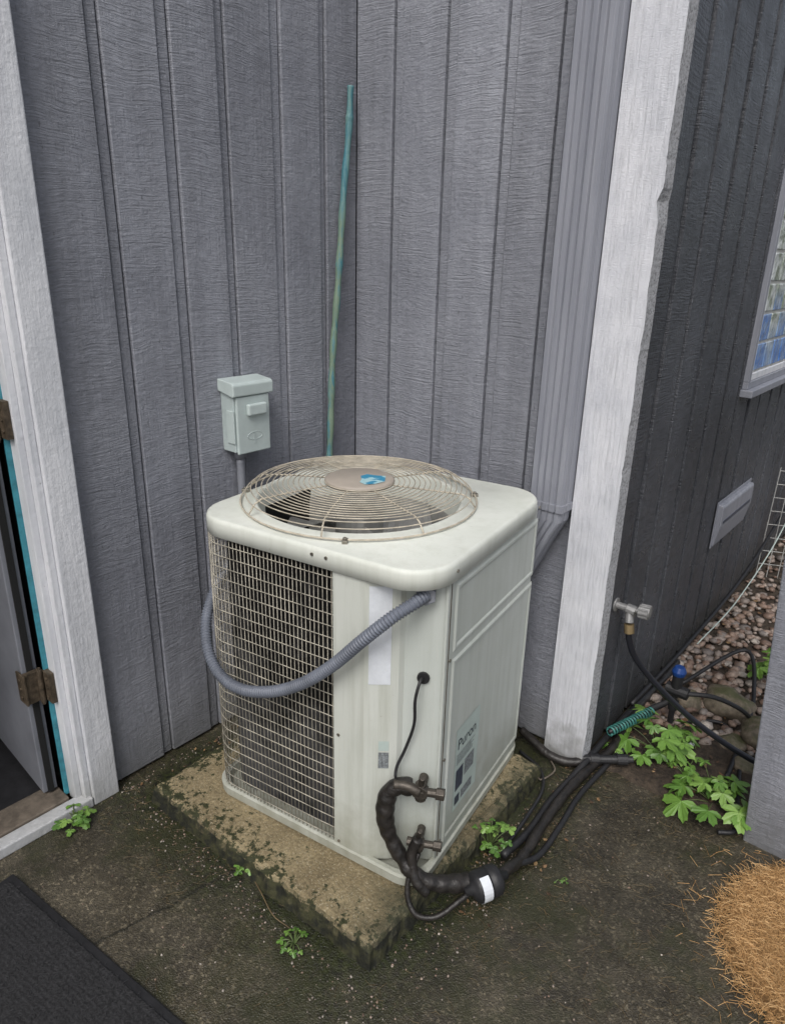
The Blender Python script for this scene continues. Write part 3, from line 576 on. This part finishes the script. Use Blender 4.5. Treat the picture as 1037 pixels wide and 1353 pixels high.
# ---------------------------------------------------------------- plants
m=M('leaf_green',.45); isl=m.N('ShaderNodeNewGeometry').outputs['Random Per Island']; m.col(m.mix(.4,m.ramp(isl,[(0,(.06,.14,.022)),(.5,(.11,.22,.035)),(1,(.19,.31,.07))]),m.ramp(m.noise(50,3),[(.3,.7),(.7,1.2)]),'MULTIPLY')); m.bump(m.noise(70,3),.3,.004); LEAF=m.m
STEM=simple('leaf_stem',(.09,.13,.04),.6)
def lobed(g,c,s,az,tilt,lobes=5):
    out=[]; K=lobes*8
    for i in range(K+1):
        a=-2.6+5.2*i/K
        r=s*(.42+.58*abs(math.cos(math.pi*(i/8-.5)))**.8)*(1-.34*(abs(a)/2.6)**1.3)
        r*=1+.09*(1 if i%2 else -1)*(.6); out.append((a,r))
    R=Matrix.Rotation(az,3,'Z')@Matrix.Rotation(tilt,3,'Y'); base=len(g.v); g.v.append(Vector(c))
    for a,r in out: g.v.append(Vector(c)+R@Vector((r*math.cos(a),r*math.sin(a),.12*r*math.cos(a*4.8)-.28*r*r/s)))
    for i in range(K): g.f.append((base,base+1+i,base+2+i))
def plant(name,c,n,spread,h,s,lobes=5):
    e=empty(name,(0,0,0)); g=Geo(); st=Geo()
    for k in range(n):
        a=random.random()*6.28; rr=spread*math.sqrt(random.random()); p=Vector((c[0]+rr*math.cos(a),c[1]+rr*math.sin(a),c[2]+h*(.35+.65*random.random())*(1-.4*rr/spread)))
        lobed(g,p,s*random.uniform(.5,1.2),a+random.uniform(-.5,.5),random.uniform(-.1,.6),lobes)
        b=Vector(c); st.tube(cr([b,b.lerp(p,.5)+Vector((0,0,.01)),p],4),.0014,4)
    g.obj('leaves',LEAF,e,smooth=False); st.obj('stems',STEM,e)
plant('leafy_plant',(-.585,2.20,.01),22,.125,.16,.062)
plant('leafy_plant',(-.350,2.07,.01),22,.13,.10,.060)
plant('leafy_plant',(-.33,2.95,.02),24,.15,.18,.055)
plant('leafy_plant',(-.68,2.10,.01),8,.05,.05,.026)
plant('leafy_plant',(-.46,2.13,.01),12,.09,.06,.038)
plant('weed',(-1.80,.672,0),16,.05,.060,.026,3)
plant('weed',(-1.265,.905,.0),11,.028,.045,.014,3)
plant('weed',(-1.0,.845,.0),14,.035,.028,.012,3)
plant('weed',(-.80,1.44,.0),32,.07,.11,.021,3)
plant('weed',(-.58,1.47,.0),5,.02,.015,.007,3)
NEED=simple('dead_needles',(.14,.10,.05),.7,var=.6,scale=12)
g=Geo()
for k in range(1150):
    r=random.random()
    if r<.5: x,y=random.uniform(-.80,-.05),random.uniform(1.1,2.0)
    elif r<.7: x,y=random.uniform(-1.84,-1.3),random.uniform(.7,.95)
    elif r<.85: x,y=random.gauss(-.72,.05),random.uniform(1.2,2.0)
    else: x,y=random.uniform(-1.2,.3),random.uniform(.5,1.4)
    a=random.random()*3.14; L=random.uniform(.006,.042); z=.0022; b=random.uniform(-.3,.3)*L
    d=Vector((math.cos(a),math.sin(a),0)); n_=Vector((-d.y,d.x,0)); p=Vector((x,y,z))
    g.tube([p-d*L*.5,p+n_*b,p+d*L*.5],.0005,3)
g.obj('pine_needles',NEED)
g=Geo()
for k in range(1300):
    q=random.random()
    if q<.3: x,y=random.gauss(-1.25,.45),.875-abs(random.gauss(0,.05))
    elif q<.5: x,y=-.80+abs(random.gauss(0,.07)),random.uniform(.95,1.95)
    elif q<.65: x,y=-1.835+abs(random.gauss(0,.03)),random.uniform(.83,1.9)
    else: x,y=random.uniform(-1.7,-.1),random.uniform(.4,1.9)
    rock(g,(x,y,.001),random.uniform(.001,.0032),k*.7,.7,1)
g.obj('grit',GRAV)
m=M('dead_leaf',.7); isl=m.N('ShaderNodeNewGeometry').outputs['Random Per Island']; m.col(m.ramp(isl,[(0,(.05,.03,.018)),(.5,(.14,.075,.035)),(1,(.26,.17,.08))])); DL=m.m
g=Geo()
for k in range(460):
    q=random.random()
    if q<.65: y=2.05+random.random()**1.5*2.2; x=-.74+random.random()*(.52+(y-2.05)*.3); z=.03
    elif q<.85: x,y,z=random.gauss(-.74,.06),random.uniform(1.2,2.0),.004
    else: x,y,z=random.uniform(-1.82,-1.7),random.uniform(.85,1.8),.004
    s=random.uniform(.003,.016)*(1 if q<.65 else .6); a=random.random()*6.28; R=Matrix.Rotation(a,3,'Z')@Matrix.Rotation(random.uniform(-.5,.5),3,'X'); c=Vector((x,y,z+s*.3))
    g.add([c+R@Vector(p)*s for p in ((-1,0,.1),(-.3,-.5,-.1),(.5,-.4,0),(1,0,.2),(.4,.45,-.05),(-.4,.5,.1))],[(0,1,2,3,4,5)])
g.obj('leaf_litter',DL)
twg=Geo(); twg.tube(cr([(-1.23,.90,.006),(-1.17,.88,.012),(-1.10,.86,.008),(-1.04,.865,.006)],5),.0016,5); twg.obj('twig',NEED)
# ---------------------------------------------------------------- mats
m=M('black_mat_fibre',.85); w=m.N('ShaderNodeTexWave',bands_direction='Y'); w.inputs['Scale'].default_value=26; w.inputs['Distortion'].default_value=1.2; m.L(m.tc.outputs['Object'],w.inputs[0])
n=m.noise(220,3,.7); m.col(m.mix(m.ramp(n,[(.4,0.),(.7,1.)]),(.008,.008,.009),(.036,.036,.039))); m.bump(m.math('ADD',m.math('MULTIPLY',w.outputs['Fac'],.25),n),.7,.004); BM=m.m
dm=empty('doormat',(-1.742,.465,0),math.radians(6.5))
g=Geo(); g.box(0,1.15,-.78,0,.003,.011); g.obj('mat_backing',RUB,dm,bevel=.003)
box('mat_pile',.022,1.128,-.758,-.022,.0112,.016,BM,dm,.002)
g=Geo()
for k in range(12000):
    x=random.uniform(.02,1.12); y=-random.uniform(.02,.75); a=random.random()*6.28; L=random.uniform(.004,.016)
    g.tube([(x,y,.0155),(x+math.cos(a)*L,y+math.sin(a)*L,.0155+random.uniform(.001,.004))],.0005,3,cap=False)
g.obj('mat_fibres',simple('mat_fibre',(.032,.032,.035),.8,var=.7,scale=40),dm)
COIR=M('coir_fibre',.8); isl=COIR.N('ShaderNodeNewGeometry').outputs['Random Per Island']; COIR.col(COIR.ramp(isl,[(0,(.20,.11,.04)),(.5,(.46,.265,.105)),(1,(.68,.45,.22))])); COIR=COIR.m
cm=empty('coir_mat',(.085,1.72,0))
g=Geo(); g.cyl((0,0,.002),(0,0,1),.275,.02,64); g.obj('coir_base',simple('coir_base',(.28,.16,.065),.9,bump=.8),cm)
g=Geo()
for k in range(14000):
    a=random.random()*6.28; lim=.295+.014*noise.noise(Vector((math.cos(a)*4,math.sin(a)*4,1))); r=lim*math.sqrt(random.random())
    if k%6==0: r=random.uniform(.25,.315)
    if k%60==1: r=random.uniform(.31,.40)
    x,y=r*math.cos(a),r*math.sin(a); b=random.random()*6.28; L=random.uniform(.012,.045); z=.022 if r<.275 else .004
    d=Vector((math.cos(b),math.sin(b),0)); q=Vector((x,y,z)); up=1 if r<.31 else .1
    g.tube([q,q+d*L*.5+Vector((0,0,up*random.uniform(.003,.012))),q+d*L+Vector((0,0,up*random.uniform(-.002,.008)))],.0006,3,cap=False)
g.obj('coir_fibres',COIR,cm)
# ---------------------------------------------------------------- light + world
el=math.radians(50); rot=math.radians(155)
w=D.worlds.new('World'); S.world=w; w.use_nodes=True; nt=w.node_tree; bg=nt.nodes['Background']; sk=nt.nodes.new('ShaderNodeTexSky'); sk.sky_type='NISHITA'; sk.sun_disc=False; sk.sun_elevation=el; sk.sun_rotation=rot; sk.air_density=1; sk.dust_density=4; sk.ozone_density=1
hs=nt.nodes.new('ShaderNodeHueSaturation'); hs.inputs['Saturation'].default_value=.45; nt.links.new(sk.outputs[0],hs.inputs['Color']); nt.links.new(hs.outputs[0],bg.inputs[0]); bg.inputs[1].default_value=.15
sd=D.lights.new('sun','SUN'); sd.energy=1.5; sd.angle=math.radians(25); sd.color=(1,.98,.95); so=D.objects.new('sun',sd); link(so)
dirs=Vector((math.sin(rot)*math.cos(el),math.cos(rot)*math.cos(el),math.sin(el))); so.rotation_euler=dirs.to_track_quat('Z','Y').to_euler(); so.location=(0,0,6)
# ---------------------------------------------------------------- camera
p=math.radians(20.0); yaw=math.radians(40); roll=math.radians(1.38)
F0=Vector((-math.sin(yaw),math.cos(yaw),0)); R0=Vector((math.cos(yaw),math.sin(yaw),0)); Z=Vector((0,0,1))
F=F0*math.cos(p)-Z*math.sin(p); U0=F0*math.sin(p)+Z*math.cos(p); R=R0*math.cos(roll)+U0*math.sin(roll); U=U0*math.cos(roll)-R0*math.sin(roll)
cd=D.cameras.new('camera'); cd.sensor_fit='VERTICAL'; cd.sensor_height=36; cd.lens=920/1353*36; cd.clip_start=.02; cd.clip_end=500
co=D.objects.new('camera',cd); link(co); mt=Matrix((R,U,-F)).transposed().to_4x4(); mt.translation=(0,0,1.65); co.matrix_world=mt; S.camera=co
S.view_settings.view_transform='Standard'; S.view_settings.look='None'; S.view_settings.exposure=0
